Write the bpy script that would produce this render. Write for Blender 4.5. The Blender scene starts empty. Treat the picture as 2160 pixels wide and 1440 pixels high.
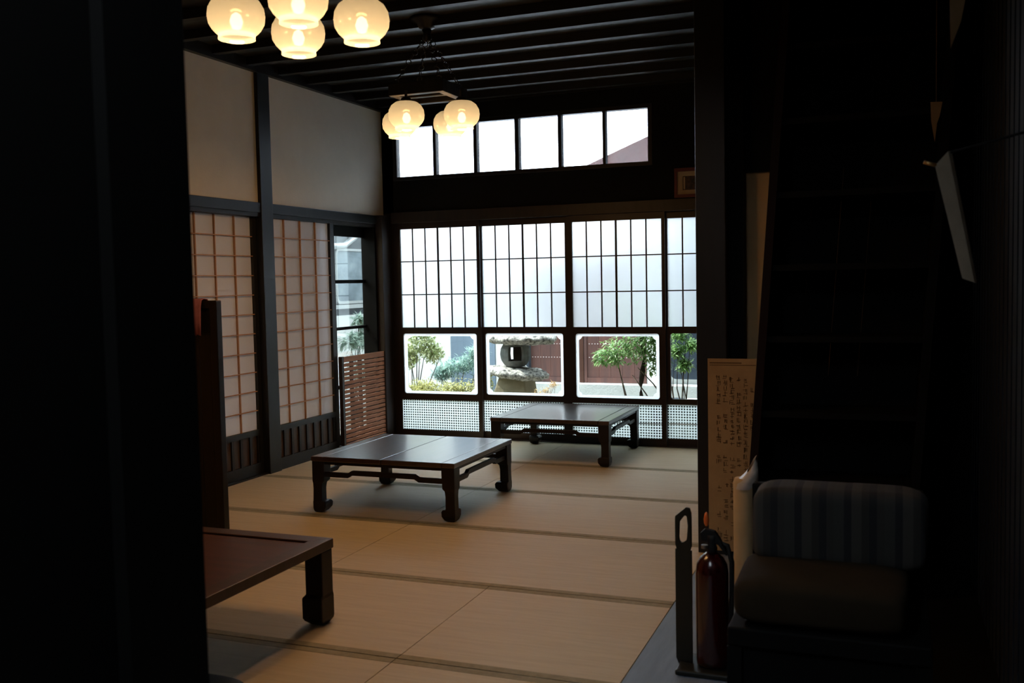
import bpy, math, random
from mathutils import Vector, Matrix
random.seed(7)
C = bpy.context.scene.collection
sc = bpy.context.scene

# ------------------------------------------------------------------ camera, sky, sun, exposure
def make_camera():
    yaw, pit, rol = math.radians(21.261), math.radians(3.473), math.radians(-1.153)
    fw = Vector((-math.sin(yaw)*math.cos(pit), math.cos(yaw)*math.cos(pit), -math.sin(pit)))
    ri = Vector((math.cos(yaw), math.sin(yaw), 0)); up = ri.cross(fw)
    r = math.cos(rol)*ri + math.sin(rol)*up
    u = -math.sin(rol)*ri + math.cos(rol)*up
    cam = bpy.data.cameras.new('camera'); o = bpy.data.objects.new('camera', cam); C.objects.link(o)
    cam.sensor_width = 36; cam.lens = 36*2067.7/2160; cam.clip_start = .05
    cam.dof.use_dof = True; cam.dof.focus_distance = 6.8; cam.dof.aperture_fstop = 4.5
    m = Matrix((r, u, -fw)).transposed().to_4x4(); m.translation = Vector((0, 0, 1.40))
    o.matrix_world = m
    sc.camera = o
make_camera()
sc.view_settings.view_transform = 'Standard'; sc.view_settings.look = 'None'
sc.view_settings.exposure = 0.32; sc.view_settings.gamma = 1.0; sc.view_settings.use_curve_mapping = False
w = bpy.data.worlds.new('sky'); sc.world = w; w.use_nodes = True
bg = w.node_tree.nodes['Background']; bg.inputs[0].default_value = (.80, .91, 1, 1); bg.inputs[1].default_value = 7.4
def sun():
    l = bpy.data.lights.new('sun', 'SUN'); l.energy = 8.5; l.angle = math.radians(1.2); l.color = (1, .96, .88)
    o = bpy.data.objects.new('sun', l); C.objects.link(o)
    d = Vector((.75, .10, -1.0))          # travels from the left, high over the garden
    o.rotation_euler = d.to_track_quat('-Z', 'Y').to_euler()
sun()

# ------------------------------------------------------------------ materials
def mat(name, col, rough=.6, spec=.4, noise=0, nscale=(8, 8, 8), col2=None, bump=0, bscale=60, metal=0, coat=0, coatr=.1, det=5):
    m = bpy.data.materials.new(name); m.use_nodes = True; nt = m.node_tree; N = nt.nodes; L = nt.links
    b = N['Principled BSDF']; b.inputs['Roughness'].default_value = rough; b.inputs['Metallic'].default_value = metal
    b.inputs['Specular IOR Level'].default_value = spec
    b.inputs['Coat Weight'].default_value = coat; b.inputs['Coat Roughness'].default_value = coatr
    b.inputs['Base Color'].default_value = (*col, 1)
    tc = N.new('ShaderNodeTexCoord')
    if noise or col2:
        mp = N.new('ShaderNodeMapping'); mp.inputs['Scale'].default_value = nscale
        nz = N.new('ShaderNodeTexNoise'); nz.inputs['Scale'].default_value = 1; nz.inputs['Detail'].default_value = det
        nz.inputs['Roughness'].default_value = .65
        L.new(tc.outputs['Object'], mp.inputs[0]); L.new(mp.outputs[0], nz.inputs['Vector'])
        cr = N.new('ShaderNodeValToRGB'); c2 = col2 or tuple(c*(1-noise) for c in col)
        cr.color_ramp.elements[0].position = .35; cr.color_ramp.elements[1].position = .65
        cr.color_ramp.elements[0].color = (*c2, 1); cr.color_ramp.elements[1].color = (*col, 1)
        L.new(nz.outputs[0], cr.inputs[0]); L.new(cr.outputs[0], b.inputs['Base Color'])
    if bump:
        n2 = N.new('ShaderNodeTexNoise'); n2.inputs['Scale'].default_value = bscale; n2.inputs['Detail'].default_value = 4
        L.new(tc.outputs['Object'], n2.inputs['Vector'])
        bp = N.new('ShaderNodeBump'); bp.inputs['Strength'].default_value = bump; bp.inputs['Distance'].default_value = .01
        L.new(n2.outputs[0], bp.inputs['Height']); L.new(bp.outputs[0], b.inputs['Normal'])
    return m

def mixmat(name):
    m = bpy.data.materials.new(name); m.use_nodes = True; N = m.node_tree.nodes; N.remove(N['Principled BSDF'])
    return m, N, m.node_tree.links, N['Material Output']

def clear_glass(name, tint=(.93, .97, .96), gl=.5):
    m, N, L, out = mixmat(name)
    t = N.new('ShaderNodeBsdfTransparent'); t.inputs[0].default_value = (*tint, 1)
    g = N.new('ShaderNodeBsdfGlossy'); g.inputs['Roughness'].default_value = .02
    f = N.new('ShaderNodeLayerWeight'); f.inputs[0].default_value = .35
    mu = N.new('ShaderNodeMath'); mu.operation = 'MULTIPLY'; mu.inputs[1].default_value = gl
    mx = N.new('ShaderNodeMixShader')
    L.new(f.outputs['Fresnel'], mu.inputs[0]); L.new(mu.outputs[0], mx.inputs[0])
    L.new(t.outputs[0], mx.inputs[1]); L.new(g.outputs[0], mx.inputs[2]); L.new(mx.outputs[0], out.inputs[0])
    return m

def frosted(name, col=(.9, .95, .97), clear=.1, fwd=.45):
    m, N, L, out = mixmat(name)
    t = N.new('ShaderNodeBsdfTransparent'); t.inputs[0].default_value = (.95, .97, 1, 1)
    d = N.new('ShaderNodeBsdfTranslucent'); d.inputs[0].default_value = (*col, 1)
    r = N.new('ShaderNodeBsdfRefraction'); r.inputs[0].default_value = (.93, .95, .96, 1); r.inputs['Roughness'].default_value = .42; r.inputs['IOR'].default_value = 1.4
    a = N.new('ShaderNodeMixShader'); a.inputs[0].default_value = fwd
    mx = N.new('ShaderNodeMixShader'); mx.inputs[0].default_value = clear
    L.new(d.outputs[0], a.inputs[1]); L.new(r.outputs[0], a.inputs[2])
    L.new(a.outputs[0], mx.inputs[1]); L.new(t.outputs[0], mx.inputs[2]); L.new(mx.outputs[0], out.inputs[0])
    return m

def relief_glass():
    m, N, L, out = mixmat('relief_glass')
    tc = N.new('ShaderNodeTexCoord'); sp = N.new('ShaderNodeSeparateXYZ'); L.new(tc.outputs['Object'], sp.inputs[0])
    def wave(sock, f):
        a = N.new('ShaderNodeMath'); a.operation = 'MULTIPLY'; a.inputs[1].default_value = f*2*math.pi; L.new(sock, a.inputs[0])
        s = N.new('ShaderNodeMath'); s.operation = 'SINE'; L.new(a.outputs[0], s.inputs[0]); return s.outputs[0]
    wx, wz = wave(sp.outputs[0], 44), wave(sp.outputs[2], 44)
    mn = N.new('ShaderNodeMath'); mn.operation = 'MAXIMUM'; L.new(wx, mn.inputs[0]); L.new(wz, mn.inputs[1])
    mr = N.new('ShaderNodeMapRange'); mr.inputs[1].default_value = -.1; mr.inputs[2].default_value = .75
    mr.inputs[3].default_value = 0; mr.inputs[4].default_value = 1; L.new(mn.outputs[0], mr.inputs[0])
    bp = N.new('ShaderNodeBump'); bp.inputs['Distance'].default_value = .004; bp.inputs['Strength'].default_value = 1
    pr = N.new('ShaderNodeMath'); pr.operation = 'MULTIPLY'; L.new(wx, pr.inputs[0]); L.new(wz, pr.inputs[1]); L.new(pr.outputs[0], bp.inputs['Height'])
    d = N.new('ShaderNodeBsdfTranslucent'); d.inputs[0].default_value = (.92, .97, .97, 1)
    t = N.new('ShaderNodeBsdfRefraction'); t.inputs[0].default_value = (.30, .36, .36, 1); t.inputs['IOR'].default_value = 1.3
    t.inputs['Roughness'].default_value = .15; L.new(bp.outputs[0], t.inputs['Normal'])
    g = N.new('ShaderNodeBsdfGlossy'); g.inputs['Roughness'].default_value = .15; g.inputs[0].default_value = (.5, .5, .5, 1); L.new(bp.outputs[0], g.inputs['Normal'])
    m1 = N.new('ShaderNodeMixShader'); L.new(mr.outputs[0], m1.inputs[0]); L.new(t.outputs[0], m1.inputs[1]); L.new(d.outputs[0], m1.inputs[2])
    m2 = N.new('ShaderNodeMixShader'); m2.inputs[0].default_value = .08; L.new(m1.outputs[0], m2.inputs[1]); L.new(g.outputs[0], m2.inputs[2])
    L.new(m2.outputs[0], out.inputs[0])
    return m

def leafmat(name, col, col2, tr=.45):
    m, N, L, out = mixmat(name)
    tc = N.new('ShaderNodeTexCoord'); nz = N.new('ShaderNodeTexNoise'); nz.inputs['Scale'].default_value = 22
    cr = N.new('ShaderNodeValToRGB'); cr.color_ramp.elements[0].position = .4; cr.color_ramp.elements[1].position = .6
    cr.color_ramp.elements[0].color = (*col, 1); cr.color_ramp.elements[1].color = (*col2, 1)
    L.new(tc.outputs['Object'], nz.inputs['Vector']); L.new(nz.outputs[0], cr.inputs[0])
    d = N.new('ShaderNodeBsdfPrincipled'); d.inputs['Roughness'].default_value = .35; L.new(cr.outputs[0], d.inputs['Base Color'])
    t = N.new('ShaderNodeBsdfTranslucent'); L.new(cr.outputs[0], t.inputs[0])
    mx = N.new('ShaderNodeMixShader'); mx.inputs[0].default_value = tr
    L.new(d.outputs[0], mx.inputs[1]); L.new(t.outputs[0], mx.inputs[2]); L.new(mx.outputs[0], out.inputs[0])
    return m

def stripe_mat(name, cols, period):
    m = bpy.data.materials.new(name); m.use_nodes = True; N = m.node_tree.nodes; L = m.node_tree.links
    b = N['Principled BSDF']; b.inputs['Roughness'].default_value = .9
    tc = N.new('ShaderNodeTexCoord'); sp = N.new('ShaderNodeSeparateXYZ'); L.new(tc.outputs['Object'], sp.inputs[0])
    a = N.new('ShaderNodeMath'); a.operation = 'DIVIDE'; a.inputs[1].default_value = period; L.new(sp.outputs[0], a.inputs[0])
    f = N.new('ShaderNodeMath'); f.operation = 'FRACT'; L.new(a.outputs[0], f.inputs[0])
    cr = N.new('ShaderNodeValToRGB'); cr.color_ramp.interpolation = 'CONSTANT'
    e = cr.color_ramp.elements
    while len(e) < len(cols): e.new(.5)
    for i, (p, c) in enumerate(cols): e[i].position = p; e[i].color = (*c, 1)
    L.new(f.outputs[0], cr.inputs[0]); L.new(cr.outputs[0], b.inputs['Base Color'])
    return m

def tatami_mat():
    m = mat('tatami_rush', (.60, .49, .315), .60, .35, 0, (3, 40, 3), (.54, .435, .275))
    N = m.node_tree.nodes; L = m.node_tree.links; b = N['Principled BSDF']
    tc = N.new('ShaderNodeTexCoord'); wv = N.new('ShaderNodeTexWave'); wv.bands_direction = 'Y'; wv.inputs['Scale'].default_value = 60; wv.inputs['Distortion'].default_value = .6
    bp = N.new('ShaderNodeBump'); bp.inputs['Strength'].default_value = .25; bp.inputs['Distance'].default_value = .002
    L.new(tc.outputs['Object'], wv.inputs['Vector']); L.new(wv.outputs[1], bp.inputs['Height']); L.new(bp.outputs[0], b.inputs['Normal'])
    return m

def ceiling_mat():
    m = mat('ceiling_board', (.030, .028, .026), .42, .5, .4, (2, 14, 14))
    N = m.node_tree.nodes; L = m.node_tree.links; b = N['Principled BSDF']
    tc = N.new('ShaderNodeTexCoord'); sp = N.new('ShaderNodeSeparateXYZ'); L.new(tc.outputs['Object'], sp.inputs[0])
    a = N.new('ShaderNodeMath'); a.operation = 'DIVIDE'; a.inputs[1].default_value = .33; L.new(sp.outputs[0], a.inputs[0])
    f = N.new('ShaderNodeMath'); f.operation = 'FRACT'; L.new(a.outputs[0], f.inputs[0])
    g = N.new('ShaderNodeMath'); g.operation = 'GREATER_THAN'; g.inputs[1].default_value = .965; L.new(f.outputs[0], g.inputs[0])
    mx = N.new('ShaderNodeMix'); mx.data_type = 'RGBA'; mx.inputs[7].default_value = (.002, .002, .002, 1)
    old = b.inputs['Base Color'].links[0].from_socket
    L.new(g.outputs[0], mx.inputs[0]); L.new(old, mx.inputs[6]); L.new(mx.outputs[2], b.inputs['Base Color'])
    return m

def painted_sky_glass(name, c1, c2):  # cloudy sky reflection painted in as two-tone noise colour
    m = mat(name, c1, .12, .6, 0, (1.2, 1.2, 1.8), c2)
    return m

M = dict(
    black_wood=mat('black_wood', (.011, .009, .008), .42, .4, .4, (14, 14, 2)),
    dark_wood=mat('dark_wood', (.022, .013, .009), .45, .4, .4, (16, 16, 2)),
    door_wood=mat('door_wood', (.020, .010, .008), .42, .4, .4, (3, 3, 20)),
    shoji_frame=mat('shoji_frame', (.013, .0145, .0155), .42, .4, .3, (16, 16, 2)),
    panel_wood=mat('panel_wood', (.075, .047, .032), .5, .4, 0, (20, 20, 3), (.040, .024, .017)),
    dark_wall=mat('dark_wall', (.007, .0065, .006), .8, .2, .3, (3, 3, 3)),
    pitch=mat('near_black_wood', (.003, .0028, .0026), .7, .12, .3, (6, 6, 2)),  # passage dimness put into a near-black base colour
    plaster=mat('plaster', (.74, .71, .63), .95, .1, .06, (4, 4, 4), bump=.15, bscale=90),
    plaster_dark=mat('ochre_plaster', (.70, .45, .22), .95, .1, .1, (4, 4, 4), bump=.15, bscale=90),
    tatami=tatami_mat(),
    heri=mat('heri_cloth', (.37, .325, .215), .85, .2, .2, (30, 30, 30)),
    floor_board=mat('floor_board', (.19, .25, .34), .55, .35, .3, (14, 1.5, 10)),
    floor_base=mat('floor_base', (.03, .025, .02), .9, .1),
    ceiling=ceiling_mat(),
    batten=mat('ceiling_batten', (.010, .009, .009), .5, .4, .3, (2, 14, 14)),
    kumiko=mat('kumiko_wood', (.50, .27, .15), .55, .3, .25, (20, 20, 4)),
    muntin=mat('black_muntin', (.008, .008, .010), .45, .4),
    paper=None, frosted=frosted('frosted_glass', (.72, .76, .78), .02, .58),
    band=frosted('frosted_band', (.93, .95, .96), .12, .2),
    transom=frosted('hazy_glass', (1, .98, .96), .93, 0),
    clear=clear_glass('clear_glass'), relief=relief_glass(),
    table=mat('table_lacquer', (.045, .022, .018), .31, .75, .35, (22, 1.8, 8), coat=.5, coatr=.16, det=1.0),
    table_side=mat('table_wood', (.0085, .0045, .004), .42, .35, .3, (3, 20, 3)),
    near_top=mat('reddish_table_wood', (.090, .032, .018), .40, .5, .35, (3, 26, 8)),
    near_wood=mat('reddish_table_rim', (.075, .036, .024), .42, .5, .35, (3, 26, 8)),
    groove=mat('groove', (.004, .003, .003), .8, .1),
    iron=mat('black_iron', (.012, .011, .010), .4, .5, .2, (20, 20, 20), metal=.3),
    cedar=mat('cedar_slat', (.44, .20, .115), .6, .3, .35, (20, 3, 30)),
    cloth_pink=mat('pink_cloth', (.42, .17, .23), .95, .1, .2, (30, 30, 30)),
    red=mat('red_enamel', (.030, .0015, .0015), .22, .6, coat=.3),
    rubber=mat('black_rubber', (.008, .008, .008), .6, .3),
    steel=mat('steel', (.35, .34, .32), .3, .5, metal=.9),
    orange=mat('orange_plastic', (.75, .16, .03), .4, .4),
    stand=mat('black_plastic', (.010, .011, .008), .45, .4),
    poster=mat('aged_paper', (.42, .27, .14), .9, .1, .15, (9, 9, 9)),
    ink=mat('ink', (.10, .06, .03), .8, .1),
    vinyl=mat('cream_roll_paper', (.50, .36, .20), .8, .2, .12, (5, 5, 5)),
    plastic=mat('wrinkled_film', (.55, .50, .45), .25, .6, .2, (20, 20, 20)),
    cushion=stripe_mat('striped_cloth', [(0, (.030, .029, .026)), (.2, (.009, .009, .011)), (.35, (.040, .036, .030)), (.55, (.020, .018, .015)), (.7, (.009, .009, .011)), (.85, (.026, .024, .021))], .14),
    cushion2=mat('brown_cloth', (.026, .018, .010), .95, .1, .15, (12, 12, 12)),
    blue_board=mat('blue_black_board', (.012, .017, .026), .35, .5, .5, (40, 40, 1.2)),
    frame_red=mat('red_frame_wood', (.11, .012, .012), .5, .4),
    mount=mat('cream_mount', (.48, .38, .27), .9, .1),
    print_=mat('print_dark', (.05, .055, .05), .8, .1, 0, (30, 30, 30), (.16, .11, .09)),
    white_wall=mat('white_wall', (.80, .81, .80), .9, .1, .08, (1, 1, 1)),
    grey_panel=mat('grey_blue_panel', (.15, .20, .26), .5, .4, .1, (3, 3, 3)),
    navy=mat('navy_panel', (.025, .035, .05), .4, .4),
    gate=mat('gate_wood', (.14, .062, .050), .55, .3, 0, (10, 10, 1.2), (.085, .045, .042)),
    gate_dark=mat('gate_post_wood', (.075, .028, .018), .5, .3, .3, (14, 14, 2)),
    rivet=mat('pale_rivet', (.6, .5, .5), .5, .4),
    concrete=mat('concrete', (.50, .52, .52), .9, .1, .15, (3, 3, 3), bump=.3),
    soil=mat('garden_soil', (.30, .28, .24), .95, .1, .35, (6, 6, 6), bump=.5),
    lichen=mat('lichen_stone', (.62, .60, .56), .95, .1, 0, (28, 28, 28), (.05, .05, .05), bump=.9, bscale=45),
    stone=mat('grey_stone', (.16, .17, .165), .9, .2, .35, (14, 14, 14), bump=.6, bscale=60),
    tan_stone=mat('tan_stone', (.27, .235, .16), .9, .2, .3, (7, 7, 7), bump=.6, bscale=40),
    bark=mat('bark', (.07, .055, .045), .9, .2, .5, (30, 30, 10), bump=.5),
    bark_light=mat('pale_bark', (.25, .20, .16), .9, .2, .4, (30, 30, 10)),
    leaf_y=leafmat('yellow_green_leaf', (.15, .15, .035), (.52, .50, .19)),
    leaf_p=leafmat('pale_green_leaf', (.30, .38, .14), (.72, .76, .50), .3),
    leaf_b=leafmat('blue_green_leaf', (.14, .27, .23), (.45, .60, .55)),
    leaf_g=leafmat('bright_green_leaf', (.10, .22, .05), (.34, .50, .22)),
    leaf_s=leafmat('silver_green_leaf', (.22, .32, .26), (.60, .70, .62)),
    leaf_o=leafmat('rust_leaf', (.50, .28, .10), (.60, .48, .26)),
    alu=mat('aluminium', (.55, .57, .58), .35, .5, metal=.6),
    win_glass=painted_sky_glass('sky_reflection_window', (.30, .36, .40), (.035, .065, .095)),
    roof=mat('red_roof', (.045, .010, .008), .7, .2, .3, (4, 4, 4)),
    stringer=mat('reddish_black_wood', (.011, .004, .0035), .7, .15),
    siding=mat('grey_siding', (.16, .17, .18), .7, .2, .2, (3, 3, 12)),
    brass=mat('brass', (.55, .32, .12), .3, .5, metal=.9),
    grey_card=mat('grey_card', (.30, .24, .17), .8, .2, .2, (10, 10, 10)),
)
def paper_mat():
    m, N, L, out = mixmat('shoji_paper')
    d = N.new('ShaderNodeBsdfDiffuse'); d.inputs[0].default_value = (.74, .76, .80, 1)
    t = N.new('ShaderNodeBsdfTranslucent'); t.inputs[0].default_value = (.7, .7, .72, 1)
    mx = N.new('ShaderNodeMixShader'); mx.inputs[0].default_value = .35
    L.new(d.outputs[0], mx.inputs[1]); L.new(t.outputs[0], mx.inputs[2]); L.new(mx.outputs[0], out.inputs[0]); return m
M['paper'] = paper_mat()
def shade_mat():
    m, N, L, out = mixmat('milk_glass')
    t = N.new('ShaderNodeBsdfTranslucent'); t.inputs[0].default_value = (.185, .215, .24, 1)
    c = N.new('ShaderNodeBsdfTransparent'); c.inputs[0].default_value = (1, .95, .85, 1)
    g = N.new('ShaderNodeBsdfGlossy'); g.inputs['Roughness'].default_value = .08; g.inputs[0].default_value = (.8, .8, .8, 1)
    a = N.new('ShaderNodeMixShader'); a.inputs[0].default_value = .12
    b = N.new('ShaderNodeMixShader'); b.inputs[0].default_value = .05
    df = N.new('ShaderNodeBsdfDiffuse'); df.inputs[0].default_value = (.13, .17, .20, 1)
    tm = N.new('ShaderNodeMixShader'); tm.inputs[0].default_value = .5; L.new(t.outputs[0], tm.inputs[1]); L.new(df.outputs[0], tm.inputs[2])
    L.new(tm.outputs[0], a.inputs[1]); L.new(c.outputs[0], a.inputs[2])
    L.new(a.outputs[0], b.inputs[1]); L.new(g.outputs[0], b.inputs[2]); L.new(b.outputs[0], out.inputs[0]); return m
M['shade'] = shade_mat()
def emit(name, col, s):
    m, N, L, out = mixmat(name)
    e = N.new('ShaderNodeEmission'); e.inputs[0].default_value = (*col, 1); e.inputs[1].default_value = s; L.new(e.outputs[0], out.inputs[0]); return m
M['bulb'] = emit('lit_bulb', (1, .80, .52), 9)

# ------------------------------------------------------------------ building helpers
def wl(o):
    v = Vector((0, 0, 0))
    while o is not None: v += o.location; o = o.parent
    return v
class MB:
    def __init__(s): s.v = []; s.f = []
    def add(s, vs, fs):
        n = len(s.v); s.v += [tuple(v) for v in vs]; s.f += [tuple(i+n for i in f) for f in fs]; return s
    def box(s, x0, x1, y0, y1, z0, z1):
        return s.add([(x0,y0,z0),(x1,y0,z0),(x1,y1,z0),(x0,y1,z0),(x0,y0,z1),(x1,y0,z1),(x1,y1,z1),(x0,y1,z1)],
                     [(0,3,2,1),(4,5,6,7),(0,1,5,4),(1,2,6,5),(2,3,7,6),(3,0,4,7)])
    def loft(s, secs, cap=True):
        n = len(secs[0]); vs = [p for q in secs for p in q]; fs = []
        for i in range(len(secs)-1):
            for j in range(n):
                k = (j+1) % n; fs.append((i*n+j, i*n+k, (i+1)*n+k, (i+1)*n+j))
        if cap: fs += [tuple(range(n-1, -1, -1)), tuple((len(secs)-1)*n+j for j in range(n))]
        return s.add(vs, fs)
    def prism(s, poly, ax, a, b):
        f = {'x': lambda p, t: (t, p[0], p[1]), 'y': lambda p, t: (p[0], t, p[1]), 'z': lambda p, t: (p[0], p[1], t)}[ax]
        return s.loft([[f(p, a) for p in poly], [f(p, b) for p in poly]])
    def ring(s, outer, inner, y0, y1):      # loops of (x,z), same count, extruded in y
        n = len(outer); vs = [(p[0], y, p[1]) for y in (y0, y1) for lp in (outer, inner) for p in lp]; fs = []
        for j in range(n):
            k = (j+1) % n
            fs += [(j, k, n+k, n+j), (2*n+j, 3*n+j, 3*n+k, 2*n+k), (n+j, n+k, 3*n+k, 3*n+j), (j, 2*n+j, 2*n+k, k)]
        return s.add(vs, fs)
    def tube(s, pts, r, n=8):
        pts = [Vector(p) for p in pts]; secs = []
        rs = r if isinstance(r, (list, tuple)) else [r]*len(pts)
        ref = Vector((0, 0, 1))
        for i, p in enumerate(pts):
            d = (pts[min(i+1, len(pts)-1)]-pts[max(i-1, 0)]).normalized()
            a = d.cross(ref)
            if a.length < .05: a = d.cross(Vector((1, 0, 0)))
            a.normalize(); b = d.cross(a)
            secs.append([p+rs[i]*(math.cos(t*2*math.pi/n)*a+math.sin(t*2*math.pi/n)*b) for t in range(n)])
        return s.loft(secs)
    def lathe(s, prof, c, n=24, cap=True):
        secs = [[(c[0]+r*math.cos(t*2*math.pi/n), c[1]+r*math.sin(t*2*math.pi/n), c[2]+z) for t in range(n)] for r, z in prof]
        return s.loft(secs, cap)
    def torus(s, c, R, r, ax=(0, 0, 1), n=10, k=5, sx=1):
        ax = Vector(ax).normalized(); a = ax.orthogonal().normalized(); b = ax.cross(a); vs = []; fs = []; c = Vector(c)
        for i in range(n):
            t = i*2*math.pi/n; d = math.cos(t)*a+math.sin(t)*b
            for j in range(k):
                q = j*2*math.pi/k; vs.append(c+d*(R+r*math.cos(q))+ax*r*math.sin(q))
        for i in range(n):
            for j in range(k):
                fs.append((i*k+j, ((i+1) % n)*k+j, ((i+1) % n)*k+(j+1) % k, i*k+(j+1) % k))
        return s.add(vs, fs)
    def build(s, name, m, parent=None, bevel=0, smooth=False, seg=2):
        me = bpy.data.meshes.new(name); o0 = wl(parent) if parent else Vector((0, 0, 0))
        if parent is None and s.v:
            xs = [v[0] for v in s.v]; ys = [v[1] for v in s.v]; zs = [v[2] for v in s.v]
            loc = Vector(((min(xs)+max(xs))/2, (min(ys)+max(ys))/2, min(zs)))
        else: loc = o0
        me.from_pydata([tuple(Vector(v)-loc) for v in s.v], [], s.f); me.validate(); me.update()
        o = bpy.data.objects.new(name, me); C.objects.link(o); me.materials.append(m)
        if parent: o.parent = parent
        else: o.location = loc
        if smooth:
            for p in me.polygons: p.use_smooth = True
        if bevel:
            b = o.modifiers.new('bevel', 'BEVEL'); b.width = bevel; b.segments = seg; b.limit_method = 'ANGLE'; b.angle_limit = .6
        return o
def tag(o, label, cat, group=None, kind=None):
    o['label'] = label; o['category'] = cat
    if group: o['group'] = group
    if kind: o['kind'] = kind
    return o
def thing(name, loc, label, cat, group=None, kind=None):
    o = bpy.data.objects.new(name, None); C.objects.link(o); o.location = loc; o.empty_display_size = .1
    return tag(o, label, cat, group, kind)
def rrect(x0, x1, z0, z1, r, k=6):
    out = []
    for cx, cz, a0 in ((x1-r, z1-r, 0), (x0+r, z1-r, 90), (x0+r, z0+r, 180), (x1-r, z0+r, 270)):
        for i in range(k):
            a = math.radians(a0+90*i/(k-1)); out.append((cx+r*math.cos(a), cz+r*math.sin(a)))
    return out
def nrect(x0, x1, z0, z1, r, k=6):          # corners cut by a slightly hollow chamfer
    out = []
    for cx, cz, p, q in ((x1, z1, (0, -1), (-1, 0)), (x0, z1, (1, 0), (0, -1)), (x0, z0, (0, 1), (1, 0)), (x1, z0, (-1, 0), (0, 1))):
        A = Vector((cx+p[0]*r, cz+p[1]*r)); B = Vector((cx+q[0]*r, cz+q[1]*r)); O = Vector((cx, cz)); mid = (A+B)/2
        for i in range(k):
            t = i/(k-1); P = A.lerp(B, t); P += (mid-O).normalized()*(r*.12*math.sin(math.pi*t)); out.append((P.x, P.y))
    return out
def crect(x0, x1, z0, z1, k=6):
    return [c for c in ((x1, z1), (x0, z1), (x0, z0), (x1, z0)) for _ in range(k)]
D = 8.059; LW = -4.373

# ------------------------------------------------------------------ room shell
S = 'structure'
def struct(name, mb, m, label, cat, **k): return tag(mb.build(name, m, **k), label, cat, kind=S)
struct('floor', MB().box(-4.7, .6, -1.2, 8.2, -.35, -.055), M['floor_base'], 'dark underfloor below the straw mats', 'floor')
struct('floor_wood', MB().box(-.878, -.46, -1.2, 5.2, -.054, -.002), M['floor_board'], 'grey blue wooden board floor edging the straw mats at lower right', 'floor')
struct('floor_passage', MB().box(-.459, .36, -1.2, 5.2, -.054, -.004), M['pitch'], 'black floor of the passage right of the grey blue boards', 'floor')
cl = MB().box(-4.45, -.7, 1.3, 8.2, 3.05, 3.12)
struct('ceiling', cl, M['ceiling'], 'blackened board ceiling above the mat room', 'ceiling')
struct('ceiling_entry', MB().box(-.7, .6, -1.3, 5.3, 2.9, 3.12), M['pitch'], 'black ceiling over the dark passage', 'ceiling')
for k in range(17):
    y = 7.93-.385*k
    o = MB().box(-4.34, -.80, y-.028, y+.028, 2.992, 3.049).build('ceiling_batten', M['batten'])
    tag(o, 'dark wooden batten running across under the board ceiling', 'batten', 'ceiling battens', S)
# back wall of the mat room
bw = MB()
tx = [(-4.223, -3.856), (-3.826, -3.459), (-3.427, -3.068), (-3.031, -2.672), (-2.642, -2.277), (-2.252, -1.891)]
bw.box(-4.46, -.70, D-.02, D+.08, 2.05, 2.340).box(-4.46, -.70, D-.02, D+.08, 2.846, 3.06)
bw.box(-4.46, -4.26, D-.02, D+.08, 2.340, 2.846).box(-1.855, -.70, D-.02, D+.08, 2.340, 2.846)
struct('wall_back', bw, M['dark_wall'], 'blackened wall band above the garden doors', 'wall')
struct('trim_1', MB().box(-4.28, -.86, D-.05, D+.07, 1.955, 2.052), M['dark_wood'], 'dark lintel rail over the garden doors', 'lintel', bevel=.003)
struct('trim_2', MB().box(-4.28, -.86, D-.05, D+.09, -.05, .004), M['dark_wood'], 'dark sill rail under the garden doors', 'sill')
struct('trim_3', MB().box(-4.40, -4.262, D-.02, D+.08, 0, 3.05).box(-4.40, -4.300, D-.19, D-.02, 0, 2.025), M['dark_wood'], 'dark corner post left of the garden doors', 'post', bevel=.004)
struct('trim_4', MB().box(-4.34, -.86, D-.045, D-.021, 2.985, 3.049), M['black_wood'], 'black cornice where the far wall meets the ceiling', 'cornice')
# transom window
win = thing('window_1', (-3.05, D, 2.34), 'row of six bright panes high in the far wall', 'window', kind=S)
fr = MB().box(-4.258, -1.857, D-.018, D+.05, 2.342, 2.374).box(-4.258, -1.857, D-.018, D+.05, 2.812, 2.844)
xs = [-4.258]+[v for t in tx for v in t]+[-1.857]
for i in range(0, len(xs), 2): fr.box(xs[i], xs[i+1], D-.016, D+.048, 2.374, 2.812)
fr.build('window_frame', M['black_wood'], win)
for a, b in tx: MB().box(a-.004, b+.004, D+.008, D+.012, 2.370, 2.816).build('pane', M['transom'], win)

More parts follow.
